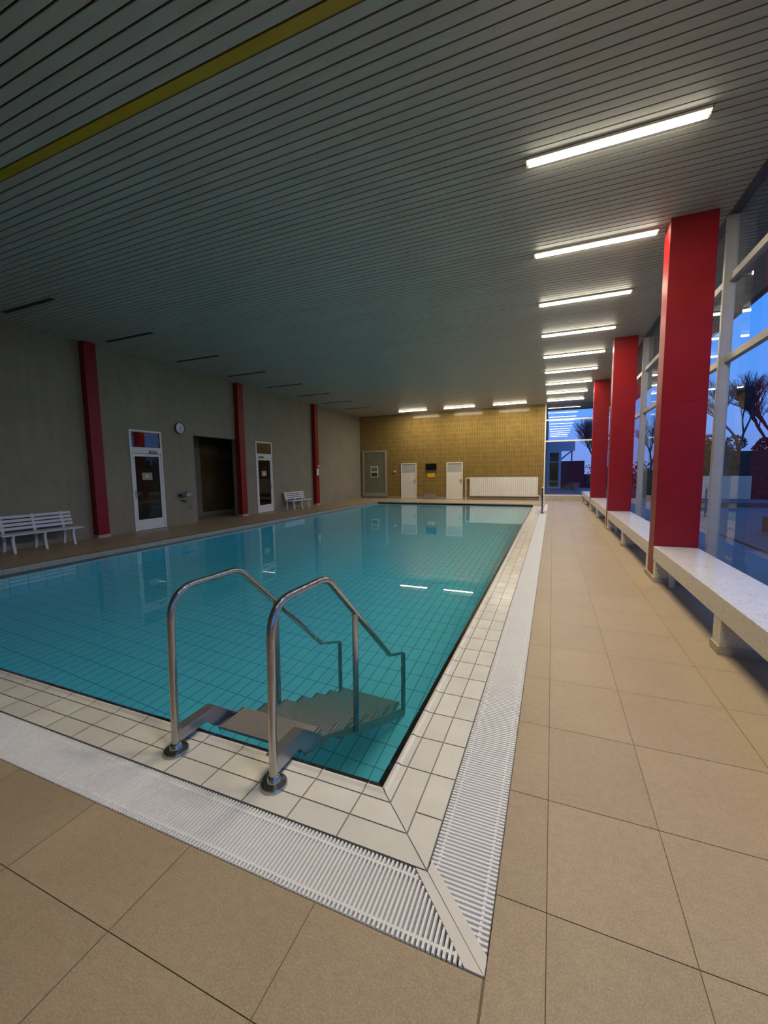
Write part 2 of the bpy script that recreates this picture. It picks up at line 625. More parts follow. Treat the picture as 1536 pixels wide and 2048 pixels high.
# ------------------------------------------------------------------ pool coping (near and right side), mitred at the corner
CX, CY = -.407, 1.368          # outer corner of the coping
ROWS = [(0, .125), (.125, .25), (.25, .318)]
def coping(side):
    mb, lip, blk, base = MB(), MB(), MB(), MB()
    g = .0035
    if side == 'near':
        joints = [-.805 - .2533 * k for k in range(0, 31)]
        end = -8.15
    else:
        joints = [1.612 + .2533 * k for k in range(0, 68)]
        end = 18.40
    def P(s, t, z):   # s along, t across (from outer edge towards the water)
        return (s, CY + t, z) if side == 'near' else (CX - t, s, z)
    def lim(t):
        return (CX - t) if side == 'near' else (CY + t)
    sgn = -1 if side == 'near' else 1
    for ri, (t0, t1) in enumerate(ROWS + [(.318, .356)]):
        z0, z1 = 0., 0.
        if ri == 2:
            z0, z1 = 0., .004
        if ri == 3:
            z0, z1 = .001, -.0115
        target = (mb, mb, mb, blk)[ri]
        seq = list(joints) + [end]
        prev = None
        for j in seq:
            if sgn * (j - lim(t1)) < 0:
                continue
            def zz(t):
                return z0 + (z1 - z0) * (t - t0) / (t1 - t0)
            ta, tb = t0 + g, t1 - g * (.2 if ri > 1 else 1)
            if prev is None:
                pa, pb = lim(ta) + sgn * g, lim(tb) + sgn * g
            else:
                pa = pb = prev + sgn * g
            q = j - sgn * g
            pts = [P(pa, ta, zz(ta)), P(q, ta, zz(ta)), P(q, tb, zz(tb)), P(pb, tb, zz(tb))]
            if ri == 2:      # flat tile, then the raised finger grip with its own bright roll
                tm = t0 + .036
                pm = (pa + (pb - pa) * (tm - ta) / (tb - ta))
                target.quad([P(pa, ta, 0), P(q, ta, 0), P(q, tm, 0), P(pm, tm, 0)], random.random())
                th = t0 + .052
                ph = (pa + (pb - pa) * (th - ta) / (tb - ta))
                lip.quad([P(pm, tm, 0), P(q, tm, 0), P(q, th, .008), P(ph, th, .008)])
                lip.quad([P(ph, th, .008), P(q, th, .008), P(q, tb, .003), P(pb, tb, .003)])
            else:
                target.quad(pts, random.random())
            prev = j
        # front face of the outermost row, over the channel
    zb = -.0028
    base.quad([P(lim(0), 0, zb), P(end, 0, zb), P(end, .32, zb), P(lim(.32), .32, zb)])
    base.quad([P(lim(.32), .32, zb), P(end, .32, zb), P(end, .354, -.018), P(lim(.354), .354, -.018)])
    base.quad([P(lim(0), 0, 0), P(end, 0, 0), P(end, 0, -.12), P(lim(0), 0, -.12)])
    return mb, lip, blk, base
for side, lab in (('near', 'white tiled pool coping along the near edge under the stair handrails'), ('right', 'white tiled pool coping along the right side beside the long drain grate')):
    mb, lip, blk, base = coping(side)
    c = struct(mb.build('trim_1' if side == 'near' else 'trim_2', 'coping_tile'), lab, 'pool edge')
    base.build('grout_bed', 'grout_white', c)
    lip.build('finger_grip', 'white_lip', c)
    blk.build('waterline_strip', 'black_tile', c)

# raised kerbs on the left and far sides
for nm, a, b, face, lab in (('trim_3', (PX0 - .20, 1.72, -.30), (PX0, PY1 + .2, .062), 'x', 'raised pale kerb along the left side of the pool'),
                            ('trim_4', (PX0, PY1, -.30), (-.45, PY1 + .20, .060), 'y', 'raised pale kerb along the far end of the pool')):
    k = MB()
    k.box(a, b)
    kb = struct(k.build(nm, 'kerb_top' if face == 'x' else 'plinth_tile', bevel=.006), lab, 'kerb')
    if face == 'x':
        MB().box((PX0 - .012, 1.72, .0625), (PX0 + .004, PY1, .066)).build('kerb_edge', 'white_lip', kb)
        f = MB()
        for j in range(66):
            y = 1.73 + .2533 * j
            f.box((PX0 + .0005, y + .003, -.02), (PX0 + .006, y + .250, .058))
        f.build('kerb_tile', 'kerb_face', kb)
    else:
        MB().box((PX0, PY1 - .004, .0605), (-.45, PY1 + .035, .064)).build('kerb_edge', 'white_lip', kb)
        MB().box((PX0 + .01, PY1 - .006, -.02), (-.76, PY1 - .0005, .02)).build('kerb_tile', 'black_tile', kb)

# ------------------------------------------------------------------ pool basin and water
b = MB()
b.quad([(PX0, PY0 - .03, ZB), (PX1 + .03, PY0 - .03, ZB), (PX1 + .03, PY1, ZB), (PX0, PY1, ZB)])
basin = struct(b.build('floor_pool', 'pool_floor_tile'), 'turquoise tiled bottom of the swimming pool under the water', 'pool floor')
for nm, pts, mt, lab in (
    ('wall_pool_near', [(PX0, PY0, -.0117), (PX0, PY0, ZB), (PX1, PY0, ZB), (PX1, PY0, -.0117)], 'pool_wall_tile_y', 'turquoise tiled pool side below the near coping'),
    ('wall_pool_far', [(PX0, PY1, -.01), (PX1 + .03, PY1, -.01), (PX1 + .03, PY1, ZB), (PX0, PY1, ZB)], 'pool_wall_tile_y', 'turquoise tiled pool side at the far end'),
    ('wall_pool_left', [(PX0, PY0, -.01), (PX0, PY1, -.01), (PX0, PY1, ZB), (PX0, PY0, ZB)], 'pool_wall_tile_x', 'turquoise tiled pool side under the left kerb'),
    ('wall_pool_right', [(PX1, PY0, -.0117), (PX1, PY0, ZB), (PX1, PY1, ZB), (PX1, PY1, -.0117)], 'pool_wall_tile_x', 'turquoise tiled pool side under the right coping')):
    m_ = MB()
    m_.quad(pts)
    w_ = struct(m_.build(nm, mt), lab, 'pool wall')
w = MB()
w.quad([(PX0, PY0 - .003, ZW), (PX1 + .003, PY0 - .003, ZW), (PX1 + .003, PY1, ZW), (PX0, PY1, ZW)])
water = w.build('pool_water', 'pool_water')
tag(water, 'still clear turquoise water filling the swimming pool', 'water', kind='stuff')

# ------------------------------------------------------------------ drain grates
GO_X, GO_Y = -.155, 1.115      # outer corner
def grate(side):
    mb = MB()
    pitch, wd = .0175, .0126
    zt, zb = -.002, -.026
    h, q = wd / 2, wd * .34
    if side == 'near':
        n = int((8.15 - .215) / pitch)
        for k in range(n):
            s = -.228 - pitch * k
            top = min(1.364, 1.115 + (-.207 - s))   # clipped by the mitre plate
            y0, y1 = 1.118, top
            if y1 - y0 < .004:
                continue
            P = [(s - h, y0, zb), (s + h, y0, zb), (s + h, y1, zb), (s - h, y1, zb), (s - q, y0, zt), (s + q, y0, zt), (s + q, y1, zt), (s - q, y1, zt)]
            mb.hexa(P)
        for yy, lim in ((1.145, -.24), (1.335, -.43)):
            x_end = -8.15 if yy in (1.145, 1.335) else lim - .12
            mb.box((x_end, yy - .004, -.016), (lim, yy + .004, -.0075))
        for k in range(n):
            s = -.228 - pitch * (k + .5)
            if s < -2.9:
                break
            for yy, lim in ((1.145, -.24), (1.335, -.43)):
                if s < lim:
                    mb.box((s - .003, yy - .005, -.012), (s + .003, yy + .005, -.004))
    else:
        n = int((15.15 - 1.17) / pitch)
        for k in range(n):
            s = 1.190 + pitch * k
            left = max(-.404, -.155 - (s - 1.165))
            x0, x1 = left, -.154
            if x1 - x0 < .004:
                continue
            P = [(x0, s - h, zb), (x1, s - h, zb), (x1, s + h, zb), (x0, s + h, zb), (x0, s - q, zt), (x1, s - q, zt), (x1, s + q, zt), (x0, s + q, zt)]
            mb.hexa(P)
        for xx, lim in ((-.185, 1.21), (-.375, 1.40)):
            y_end = 15.15 if xx in (-.185, -.375) else lim + .12
            mb.box((xx - .004, lim, -.016), (xx + .004, y_end, -.0075))
        for k in range(n):
            s = 1.190 + pitch * (k + .5)
            if s > 4.2:
                break
            for xx, lim in ((-.185, 1.21), (-.375, 1.40)):
                if s > lim:
                    mb.box((xx - .005, s - .003, -.012), (xx + .005, s + .003, -.004))
    return mb
gn = thing('drain_grate', (-4.1, 1.24, 0), 'white slotted overflow grate along the near end of the pool', 'drain grate', 'overflow grates')
grate('near').build('grate_slats', 'grate_plastic', gn)
MB().prism([(-.155, 1.117), (-.4055, 1.3665), (-.452, 1.3665), (-.212, 1.117)], 2, -.022, -.001).build('mitre_plate', 'cream_door_paint', gn)
gr_ = thing('drain_grate', (-.28, 8.0, 0), 'white slotted overflow grate running down the right side of the pool', 'drain grate', 'overflow grates')
grate('right').build('grate_slats', 'grate_plastic', gr_)
MB().prism([(-.1525, 1.117), (-.1525, 1.173), (-.401, 1.418), (-.405, 1.371)], 2, -.022, -.001).build('mitre_plate', 'cream_door_paint', gr_)
gs = thing('drain_grate', (-.23, 17.6, 0), 'short white grate section beyond the far handrail post', 'drain grate', 'overflow grates')
sg = MB()
for k in range(int(3.05 / .035)):
    y = 16.16 + .035 * k
    sg.box((-.28, y, -.02), (-.156, y + .028, .002))
sg.build('grate_slats', 'grate_plastic', gs)
ch = MB()
for a, b_ in (((-8.15, 1.112), (-.150, 1.368)), ((-.407, 1.115), (-.150, YE - 3.0))):
    ch.quad([(a[0], a[1], -.07), (b_[0], a[1], -.07), (b_[0], b_[1], -.07), (a[0], b_[1], -.07)])
ch.quad([(-8.15, 1.112, -.07), (-.15, 1.112, -.07), (-.15, 1.112, -.001), (-8.15, 1.112, -.001)])
ch.quad([(-.15, 1.112, -.07), (-.15, 18.6, -.07), (-.15, 18.6, -.001), (-.15, 1.112, -.001)])
struct(ch.build('trim_5', 'drain_channel'), 'grey drain channel under the white grates', 'drain channel')
struct(box((-.407, 15.16, -.1), (-.152, 16.14, -.002)).build('trim_6', 'panel_grey'), 'grey tiled gap in the grate line around the far handrail', 'tile strip')
struct(box((-.407, 16.14, -.1), (-.283, 18.6, -.002)).build('trim_7', 'coping_tile'), 'pale tile strip beside the short far grate', 'tile strip')

# ------------------------------------------------------------------ walls
def wall_with_holes(axis, c, a0, a1, z0, z1, holes, thick, name, mat):
    """axis 0: wall in the plane x=c spanning y; axis 1: plane y=c spanning x. holes: (a, b, z0, z1)"""
    mb = MB()
    cuts = sorted({a0, a1, *[h[0] for h in holes], *[h[1] for h in holes]})
    for i in range(len(cuts) - 1):
        lo, hi = cuts[i], cuts[i + 1]
        mid = (lo + hi) / 2
        segs = [(z0, z1)]
        for h in holes:
            if h[0] < mid < h[1]:
                segs = [(s, e) for s0, e0 in segs for s, e in ((s0, min(e0, h[2])), (max(s0, h[3]), e0)) if e - s > 1e-4]
        for s, e in segs:
            if axis == 0:
                mb.box((c, lo, s), (c + thick, hi, e))
            else:
                mb.box((lo, c, s), (hi, c + thick, e))
    return mb.build(name, mat)
struct(wall_with_holes(0, XW, YB, YE, 0, ZC + .1, [(7.51, 8.48, 0, 2.74), (9.63, 11.50, 0, 2.73), (12.49, 13.45, 0, 2.73)], -.20, 'wall_left', 'grey_plaster_wall'),
       'grey plaster side wall with doors and a recess', 'wall')
struct(wall_with_holes(1, YE, XW - .2, -.41, 0, ZC + .1, [], .25, 'wall_far', 'ochre_wall_tile'), 'ochre-brown tiled end wall behind the pool', 'wall')
struct(box((XW - .2, YB - .2, 0), (XG, YB, ZC + .1)).build('wall_back', 'grey_plaster_wall'), 'grey plaster wall behind the viewer', 'wall')
# corridor behind the left wall
struct(MB().box((-12.1, 6.8, 0), (-11.9, 11.27, 2.9)).build('wall_corridor', 'grey_plaster_wall'), 'plain wall at the back of the dark recess', 'wall')
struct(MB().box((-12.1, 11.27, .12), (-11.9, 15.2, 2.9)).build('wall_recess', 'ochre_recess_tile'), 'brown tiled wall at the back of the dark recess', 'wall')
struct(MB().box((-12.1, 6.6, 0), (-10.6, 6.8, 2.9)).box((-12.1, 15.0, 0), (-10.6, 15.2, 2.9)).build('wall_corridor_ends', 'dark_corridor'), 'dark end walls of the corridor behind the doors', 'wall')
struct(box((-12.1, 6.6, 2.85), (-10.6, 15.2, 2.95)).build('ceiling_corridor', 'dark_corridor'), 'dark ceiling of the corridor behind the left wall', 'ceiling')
struct(MB().box((-11.9, 11.27, 0), (-11.88, 15.0, .12)).build('baseboard_recess', 'skirting_tile'), 'grey skirting in the recess', 'baseboard')
# skirtings
struct(MB().box((XW + .02, YE - .012, 0), (-7.88, YE, .115)).box((-6.96, YE - .012, 0), (-5.28, YE, .115)).box((-4.39, YE - .012, 0), (-.41, YE, .115)).build('baseboard_far', 'skirting_tile'),
       'grey-brown skirting along the ochre end wall', 'baseboard')

# ------------------------------------------------------------------ ceiling: slats
sl = MB()
slat_pitch, slat_w = .1, .085
n0 = int((YB - 2.688) / slat_pitch) - 1
y_list = []
lamp_ys = [4.745 + 1.956 * k for k in range(-2, 9)]
fix_cut = []
for k in range(n0, 240):
    y0 = 2.688 + slat_pitch * k
    y1 = y0 + slat_w
    if y0 < YB or y1 > YE + 2.2:
        continue
    if k == 0:
        continue
    x1 = 3.38
    if y0 > YE:
        sl.box((-1.2, y0, ZC), (x1, y1, ZC + .012))
    else:
        sl.box((XW, y0, ZC), (x1, y1, ZC + .012))
ceil = struct(sl.build('ceiling', 'grey_ceiling_slat'), 'ceiling of narrow grey metal slats with dark gaps', 'ceiling')
MB().box((XW, 2.688, ZC - .001), (3.38, 2.688 + .088, ZC + .012)).build('yellow_slat', 'yellow_ceiling_slat', ceil)['label'] = 'single yellow slat'
box((XW - .2, YB, ZC + .06), (3.38, YE + 2.2, ZC + .12)).build('ceiling_void', 'ceiling_void', ceil)
struct(MB().box((3.38, YB, ZC - .04), (3.46, YE + 2.3, ZC + .35)).box((-1.2, YE + 2.22, ZC - .04), (3.46, YE + 2.3, ZC + .35)).build('trim_8', 'steel_dark'), 'dark roof fascia outside the glazing', 'fascia')
struct(MB().box((XW, YE - .004, ZC - .035), (-.41, YE, ZC)).box((XG - .10, YB, ZC - .03), (XG + .0, YE, ZC)).build('trim_9', 'steel_dark'), 'thin dark strip where ceiling meets glazing and end wall', 'trim')

# ------------------------------------------------------------------ lamps
def lamp(y, x0, x1, lit, label, group):
    cx = (x0 + x1) / 2
    t = thing('ceiling_lamp', (cx, y, ZC), label, 'ceiling lamp', group)
    L = x1 - x0
    w = .062 if lit else .042
    dp = .022 if lit else .008
    h = MB()
    hm = 'lamp_housing' if lit else 'lamp_dead'
    h.box((x0, y - w, ZC - .004), (x1, y + w, ZC + .0))
    h.box((x0, y - w, ZC - dp), (x1, y - w + .006, ZC - .004))
    h.box((x0, y + w - .006, ZC - dp), (x1, y + w, ZC - .004))
    h.box((x0, y - w, ZC - dp), (x0 + .008, y + w, ZC - .004))
    h.box((x1 - .008, y - w, ZC - dp), (x1, y + w, ZC - .004))
    h.build('housing', hm, t)
    if lit:
        for xe in (x0 + .008, x1 - .028):
            box((xe, y - .02, ZC - .05), (xe + .02, y + .02, ZC - .006)).build('socket', 'lamp_housing', t)
    MB().tube([(x0 + .03, y, ZC - (.030 if lit else .007)), (x1 - .03, y, ZC - (.030 if lit else .007))], [.026, .026] if lit else [.005, .005], 10).build('tube', 'lit_tube' if lit else 'lamp_dead', t, smooth=True)
    if lit:
        ld = bpy.data.lights.new('lamp_light', 'AREA')
        ld.shape = 'RECTANGLE'
        ld.size = L - .1
        ld.size_y = .11
        ld.energy = LAMP_WATT
        ld.color = LAMP_COLOR
        lo = bpy.data.objects.new('lamp_light', ld)
        COL.objects.link(lo)
        lo.parent = t
        lo.location = (0, 0, -.062)
        lo.visible_camera = False
        lo.visible_glossy = False
    return t
ordn = ['nearest', 'second', 'third', 'fourth', 'fifth', 'sixth', 'seventh', 'eighth', 'farthest']
for k, y in enumerate(lamp_ys):
    if k < 2:
        lab = 'lit strip lamp of the window-side row, above and behind the viewer'
    else:
        lab = 'lit strip lamp, %s in the long row beside the red columns' % ordn[k - 2]
    lamp(y, -.335, 1.215, True, lab, 'lit lamps in the window-side row')
for (x0, x1), lab in zip(((-7.55, -5.99), (-5.14, -3.57), (-2.74, -1.19)), ('left', 'middle', 'right')):
    lamp(20.40, x0, x1, True, 'lit strip lamp close to the ochre end wall, %s one of its three' % lab, 'lit lamps by the end wall')
for k, y in enumerate(lamp_ys[2:10]):
    lamp(y + .03, -9.83, -8.31, False, 'unlit dark strip lamp, %s in the row over the left deck' % ordn[k], 'unlit lamps over the left deck')

# ------------------------------------------------------------------ red columns
cols_r = [(1.30, 1.40), (1.30, 6.46), (1.30, 11.55), (1.30, 16.64)]
names_r = ['beside the viewer', 'nearest in view by the windows', 'second from the viewer by the windows', 'farthest by the windows']
for (x, y), nm in zip(cols_r, names_r):
    t = thing('red_column', (x, y, 0), 'tall red column, ' + nm, 'column', 'red columns on the window side', 'structure')
    MB().box((x, y, .07), (x + .50, y + .31, 2.384)).box((x, y, 2.389), (x + .50, y + .31, ZC)).build('shaft', 'red_column_paint', t, bevel=.006)
    MB().box((x + .003, y + .003, 2.38), (x + .497, y + .307, 2.392)).build('joint', 'red_column_paint', t)
    MB().box((x - .012, y - .012, 0), (x + .512, y + .322, .07)).build('plinth', 'plinth_tile', t, bevel=.003)
for (x, y), nm in zip(((-10.4, 1.40), (-10.4, 6.43), (-10.4, 11.46), (-10.4, 16.44)), ('left of the frame', 'beside the long white bench', 'at the dark recess', 'beside the far white bench')):
    t = thing('red_column', (x, y, 0), 'slim red column on the grey wall, ' + nm, 'column', 'red columns on the left wall', 'structure')
    box((x, y, .07), (x + .185, y + .28, ZC)).build('shaft', 'red_column_paint', t, bevel=.006)
    box((x, y - .01, 0), (x + .197, y + .29, .07)).build('plinth', 'plinth_tile', t, bevel=.003)

# ------------------------------------------------------------------ glazing on the right
sill = struct(MB().box((1.96, YB, 0), (2.12, YE, .10)).build('trim_10', 'aluminium_frame'), 'low grey sill under the side glazing', 'sill')
mull_y = [1.52, 6.62, 11.70, 16.78, 21.50]
for i, (ya, yb) in enumerate(zip([YB] + mull_y[:-1], mull_y)):
    t = thing('window_%d' % (i + 1), (2.04, (ya + yb) / 2, 0),
              ['tall window bay beside the viewer', 'tall side window bay nearest in view, before the first red column', 'tall side window bay between first and second red columns', 'tall side window bay between second and third red columns', 'tall side window bay next to the end window'][i], 'window', kind='structure')
    fr = MB()
    fr.box((1.93, yb, .10), (2.055, yb + .06, ZC - .03))
    fr.build('mullion', 'aluminium_frame', t, bevel=.004)
    tr = MB()
    for z0, z1 in ((3.845, 3.93), (2.855, 2.94), (.10, .15)):
        tr.box((1.985, ya + .06, z0), (2.055, yb, z1))
    tr.build('transom', 'aluminium_frame', t, bevel=.003)
    gl = MB()
    for z0, z1 in ((.15, 2.855), (2.94, 3.845), (3.93, ZC - .03)):
        gl.quad([(2.035, ya + .06, z0), (2.035, yb, z0), (2.035, yb, z1), (2.035, ya + .06, z1)])
    gl.build('pane', 'window_glass', t)
# end window
t = thing('window_6', (.8, YE, 0), 'tall end window looking out to the annex door', 'window', kind='structure')
MB().box((-.41, YE - .03, .26), (-.355, YE + .06, ZC)).box((1.93, YE - .05, .0), (2.06, YE + .06, ZC)).build('mullion', 'radiator_white', t, bevel=.003)
MB().box((-.355, YE - .01, 3.87), (1.93, YE + .05, 3.94)).box((-.355, YE - .01, 2.86), (1.93, YE + .05, 2.93)).box((-.355, YE - .01, .26), (1.93, YE + .05, .30)).build('transom', 'radiator_white', t, bevel=.003)
gl = MB()
for z0, z1 in ((.30, 2.86), (2.93, 3.87), (3.94, ZC - .01)):
    gl.quad([(-.355, YE + .02, z0), (1.93, YE + .02, z0), (1.93, YE + .02, z1), (-.355, YE + .02, z1)])
gl.build('pane', 'window_glass', t)
struct(box((-.41, YE - .04, 0), (1.93, YE + .12, .26)).build('trim_11', 'plinth_tile'), 'pale tiled plinth below the end window', 'plinth')

# ------------------------------------------------------------------ stone bench seats between the right columns
seat_spans = [(1.715, 6.445), (6.785, 11.535), (11.875, 16.625), (16.965, 21.50)]
seat_lab = ['nearest to the viewer', 'second, between the first two red columns', 'third, between the second and third red columns', 'last, ending at the end window']
for (y0, y1), lb in zip(seat_spans, seat_lab):
    ym = (y0 + y1) / 2
    t = thing('stone_bench', (1.55, ym, 0), 'long pale speckled stone bench, ' + lb, 'bench', 'stone benches along the windows')
    box((1.295, y0, .292), (1.79, y1, .478)).build('seat_slab', 'pale_terrazzo', t, bevel=.004)
    for a, b_ in ((y0, y0 + .13), (ym - .07, ym + .10), (y1 - .13, y1)):
        lg = box((1.300, a + .004, 0), (1.76, b_ - .004, .292)).build('leg', 'pale_terrazzo', t, bevel=.003)
        MB().box((1.285, a - .006 if a > y0 else a, 0), (1.77, b_ + .006 if b_ < y1 else b_, .07)).build('foot_tile', 'plinth_tile', lg, origin=t.location)
for y, lab in ((6.09, 'small white pipe stub on the floor under the nearest stone bench'), (11.1, 'small white pipe stub on the floor under the second stone bench'), (16.2, 'small white pipe stub on the floor under the third stone bench')):
    p = MB().box((1.42, y, 0), (1.47, y + .05, .288)).build('pipe_stub', 'white_paint', origin=(1.44, y, 0))
    tag(p, lab, 'pipe', 'white pipe stubs under the benches')

# ------------------------------------------------------------------ doors on the left wall
def glazed_door(name, y0, y1, label, hinge_right, sign):
    x = XW
    t = thing(name, (x, (y0 + y1) / 2, 0), label, 'door', kind='structure')
    F = .055
    fr = MB()
    fr.box((x - .06, y0, 0), (x + .02, y0 + F, 2.735)).box((x - .06, y1 - F, 0), (x + .02, y1, 2.735))
    fr.box((x - .06, y0 + F, 2.685), (x + .02, y1 - F, 2.735)).box((x - .06, y0 + F, 2.11), (x + .02, y1 - F, 2.275))
    fr.build('frame', 'white_paint', t, bevel=.003)
    lf = MB()
    a, b_ = y0 + F + .004, y1 - F - .004
    lf.box((x - .04, a, .01), (x + .012, a + .062, 2.10)).box((x - .04, b_ - .062, .01), (x + .012, b_, 2.10))
    lf.box((x - .04, a + .062, 2.025), (x + .012, b_ - .062, 2.10)).box((x - .04, a + .062, .01), (x + .012, b_ - .062, .30))
    leaf = lf.build('leaf', 'white_paint', t, bevel=.003)
    p = MB()
    p.quad([(x - .012, a + .06, .30), (x - .012, b_ - .06, .30), (x - .012, b_ - .06, 2.03), (x - .012, a + .06, 2.03)])
    p.build('pane', 'dark_door_glass', t)
    p = MB()
    p.quad([(x - .012, y0 + F, 2.27), (x - .012, y1 - F, 2.27), (x - .012, y1 - F, 2.69), (x - .012, y0 + F, 2.69)])
    p.build('transom_pane', 'door_glass', t)
    hy = a + .03 if hinge_right else b_ - .03
    s = 1 if hinge_right else -1
    h = MB()
    h.box((x + .012, hy - .018, .90), (x + .018, hy + .018, 1.09))
    h.tube([(x + .012, hy, 1.04), (x + .055, hy, 1.04), (x + .055, hy + s * .13, 1.035)], .009, 8)
    h.lathe((x + .012, hy, .945), [(.013, 0), (.013, .01)], 12, 'X')
    h.build('handle', 'brushed_steel', t, smooth=True)
    cyy = (y1 - .30) if hinge_right else (y0 + .30)
    c = MB()
    c.box((x + .02, cyy - .11, 2.13), (x + .065, cyy + .11, 2.185))
    c.build('door_closer', 'railing_grey', t, bevel=.004)
    MB().box((x + .022, cyy - s * .12, 2.105), (x + .04, cyy + s * .16, 2.125)).box((x + .02, cyy - s * .115, 2.11), (x + .05, cyy - s * .085, 2.19)).build('closer_arm', 'steel_dark', t)
    if sign == 'ring':
        sy, sz = (7.98), 1.485
        MB().box((x - .010, sy - .15, sz - .10), (x - .004, sy + .15, sz + .10)).build('door_sign', 'sign_cream', t)
        r = MB()
        for k in range(24):
            a0, a1 = 2 * math.pi * k / 24, 2 * math.pi * (k + 1) / 24
            r.quad([(x - .0035, sy + R * math.cos(a_), sz + R * math.sin(a_)) for R, a_ in ((.024, a0), (.043, a0), (.043, a1), (.024, a1))])
        r.box((x - .004, sy - .006, sz + .0), (x - .003, sy + .006, sz + .030))
        r.build('sign_symbol', 'sign_white', t)
    else:
        sy, sz = 12.96, 1.515
        MB().box((x - .010, sy - .145, sz - .105), (x - .004, sy + .145, sz + .105)).build('door_sign', 'sign_cream', t)
        MB().lathe((x - .0042, sy, sz), [(.052, 0), (.052, .002)], 20, 'X').build('sign_symbol', 'sign_white', t)
        MB().box((x - .002, sy - .008, sz - .035), (x - .001, sy + .008, sz + .035)).build('sign_figure', 'sign_cream', t)
        MB().box((x - .010, sy - .04, sz + .17), (x - .004, sy + .05, sz + .22)).build('sticker', 'poster_dark', t)
    return t
glazed_door('door_1', 7.51, 8.48, 'white-framed glass door with landscape sign, left of the clock', True, 'ring')
glazed_door('door_2', 12.49, 13.45, 'white-framed glass door with square sign, right of the recess', False, 'square')

# wet patches on the deck
for (px, py, sx, sy, lab) in ((-10.05, 8.30, .10, .22, 'larger wet patch on the deck at the foot of the left glass door'), (-9.72, 7.95, .05, .13, 'smaller wet patch on the deck towards the pool from the left glass door')):
    pm = MB()
    rr = random.Random(int(px * 10))
    pm.quad([(px + sx * math.cos(a_ * math.pi / 8) * rr.uniform(.7, 1.2), py + sy * math.sin(a_ * math.pi / 8) * rr.uniform(.7, 1.2), .0012) for a_ in range(16)])
    tag(pm.build('puddle', 'wet_film', origin=(px, py, .0012)), lab, 'puddle', 'wet patches by the door')

# clock
t = thing('wall_clock', (XW, 9.12, 2.90), 'round wall clock with dark rim above the drinking tap', 'clock')
MB().lathe((XW, 9.12, 2.90), [(.165, 0), (.165, .05), (.150, .055), (.148, .04)], 40, 'X').build('rim', 'clock_rim', t, smooth=True)
MB().lathe((XW + .036, 9.12, 2.90), [(.149, 0), (.149, .008)], 40, 'X').build('dial', 'clock_face', t)
hn = MB()
hn.hexa([(XW + .045, 9.12 - .006, 2.90), (XW + .045, 9.12 + .006, 2.90), (XW + .047, 9.12 + .006, 2.90), (XW + .047, 9.12 - .006, 2.90),
         (XW + .045, 9.17, 2.99), (XW + .045, 9.178, 2.985), (XW + .047, 9.178, 2.985), (XW + .047, 9.17, 2.99)])
hn.box((XW + .047, 9.115, 2.79), (XW + .049, 9.125, 2.91))
hn.build('hands', 'clock_rim', t)

# shower fitting: shelf with valve body, tap and lower pipe
t = thing('wash_fitting', (XW, 9.18, .93), 'wall-mounted metal basin fitting with pale front left of the recess', 'water fitting')
MB().box((XW, 8.95, .86), (XW + .16, 9.20, .945)).build('body', 'steel_dark', t, bevel=.006)
MB().box((XW + .162, 9.09, .865), (XW + .172, 9.27, .945)).build('front_plate', 'clock_face', t)
MB().box((XW + .05, 9.20, .86), (XW + .16, 9.30, .93)).build('soap_box', 'steel_dark', t, bevel=.005)
MB().tube([(XW + .02, 9.16, .94), (XW + .08, 9.19, 1.0), (XW + .09, 9.20, 1.01)], .011, 8).build('lever', 'steel_dark', t)
t = thing('tap', (XW, 9.12, .72), 'chrome tap on a short pipe under the basin fitting', 'tap')
MB().tube([(XW, 9.02, .735), (XW + .06, 9.04, .735), (XW + .07, 9.14, .73)], .016, 10).build('pipe', 'steel_dark', t, smooth=True)
MB().lathe((XW + .01, 9.02, .735), [(.03, -.01), (.03, .012), (.02, .02)], 16, 'X').build('flange', 'brushed_steel', t)
MB().tube([(XW + .07, 9.15, .86), (XW + .07, 9.15, .74)], .010, 8).tube([(XW + .07, 9.155, .765), (XW + .07, 9.155, .66), (XW + .07, 9.155, .645)], [.022, .019, .008], 12).build('spout', 'brushed_steel', t, smooth=True)
t = thing('hose_valve', (XW, 9.36, .50), 'tiny chrome hose valve low on the wall beside the recess', 'tap')
MB().tube([(XW, 9.33, .50), (XW + .05, 9.34, .50), (XW + .06, 9.39, .495), (XW + .06, 9.41, .46)], .012, 8).build('valve_body', 'brushed_steel', t, smooth=True)
MB().box((XW + .03, 9.345, .512), (XW + .05, 9.385, .53)).build('valve_knob', 'steel_dark', t)

# notice and alarm on the far left column
t = tag(MB().box((-10.214, 16.50, 1.39), (-10.204, 16.67, 1.71)).build('notice_board', 'sign_white', origin=(-10.21, 16.58, 1.39)), 'white notice on the slim red column beside the far bench', 'notice')
t = thing('alarm_button', (-10.21, 16.60, 1.80), 'small round white alarm button above the notice on the far slim red column', 'alarm button')
MB().box((-10.215, 16.54, 1.74), (-10.200, 16.67, 1.87)).build('back_plate', 'steel_dark', t)
MB().lathe((-10.200, 16.605, 1.83), [(.05, 0), (.045, .02)], 16, 'X').build('button', 'sign_white', t)

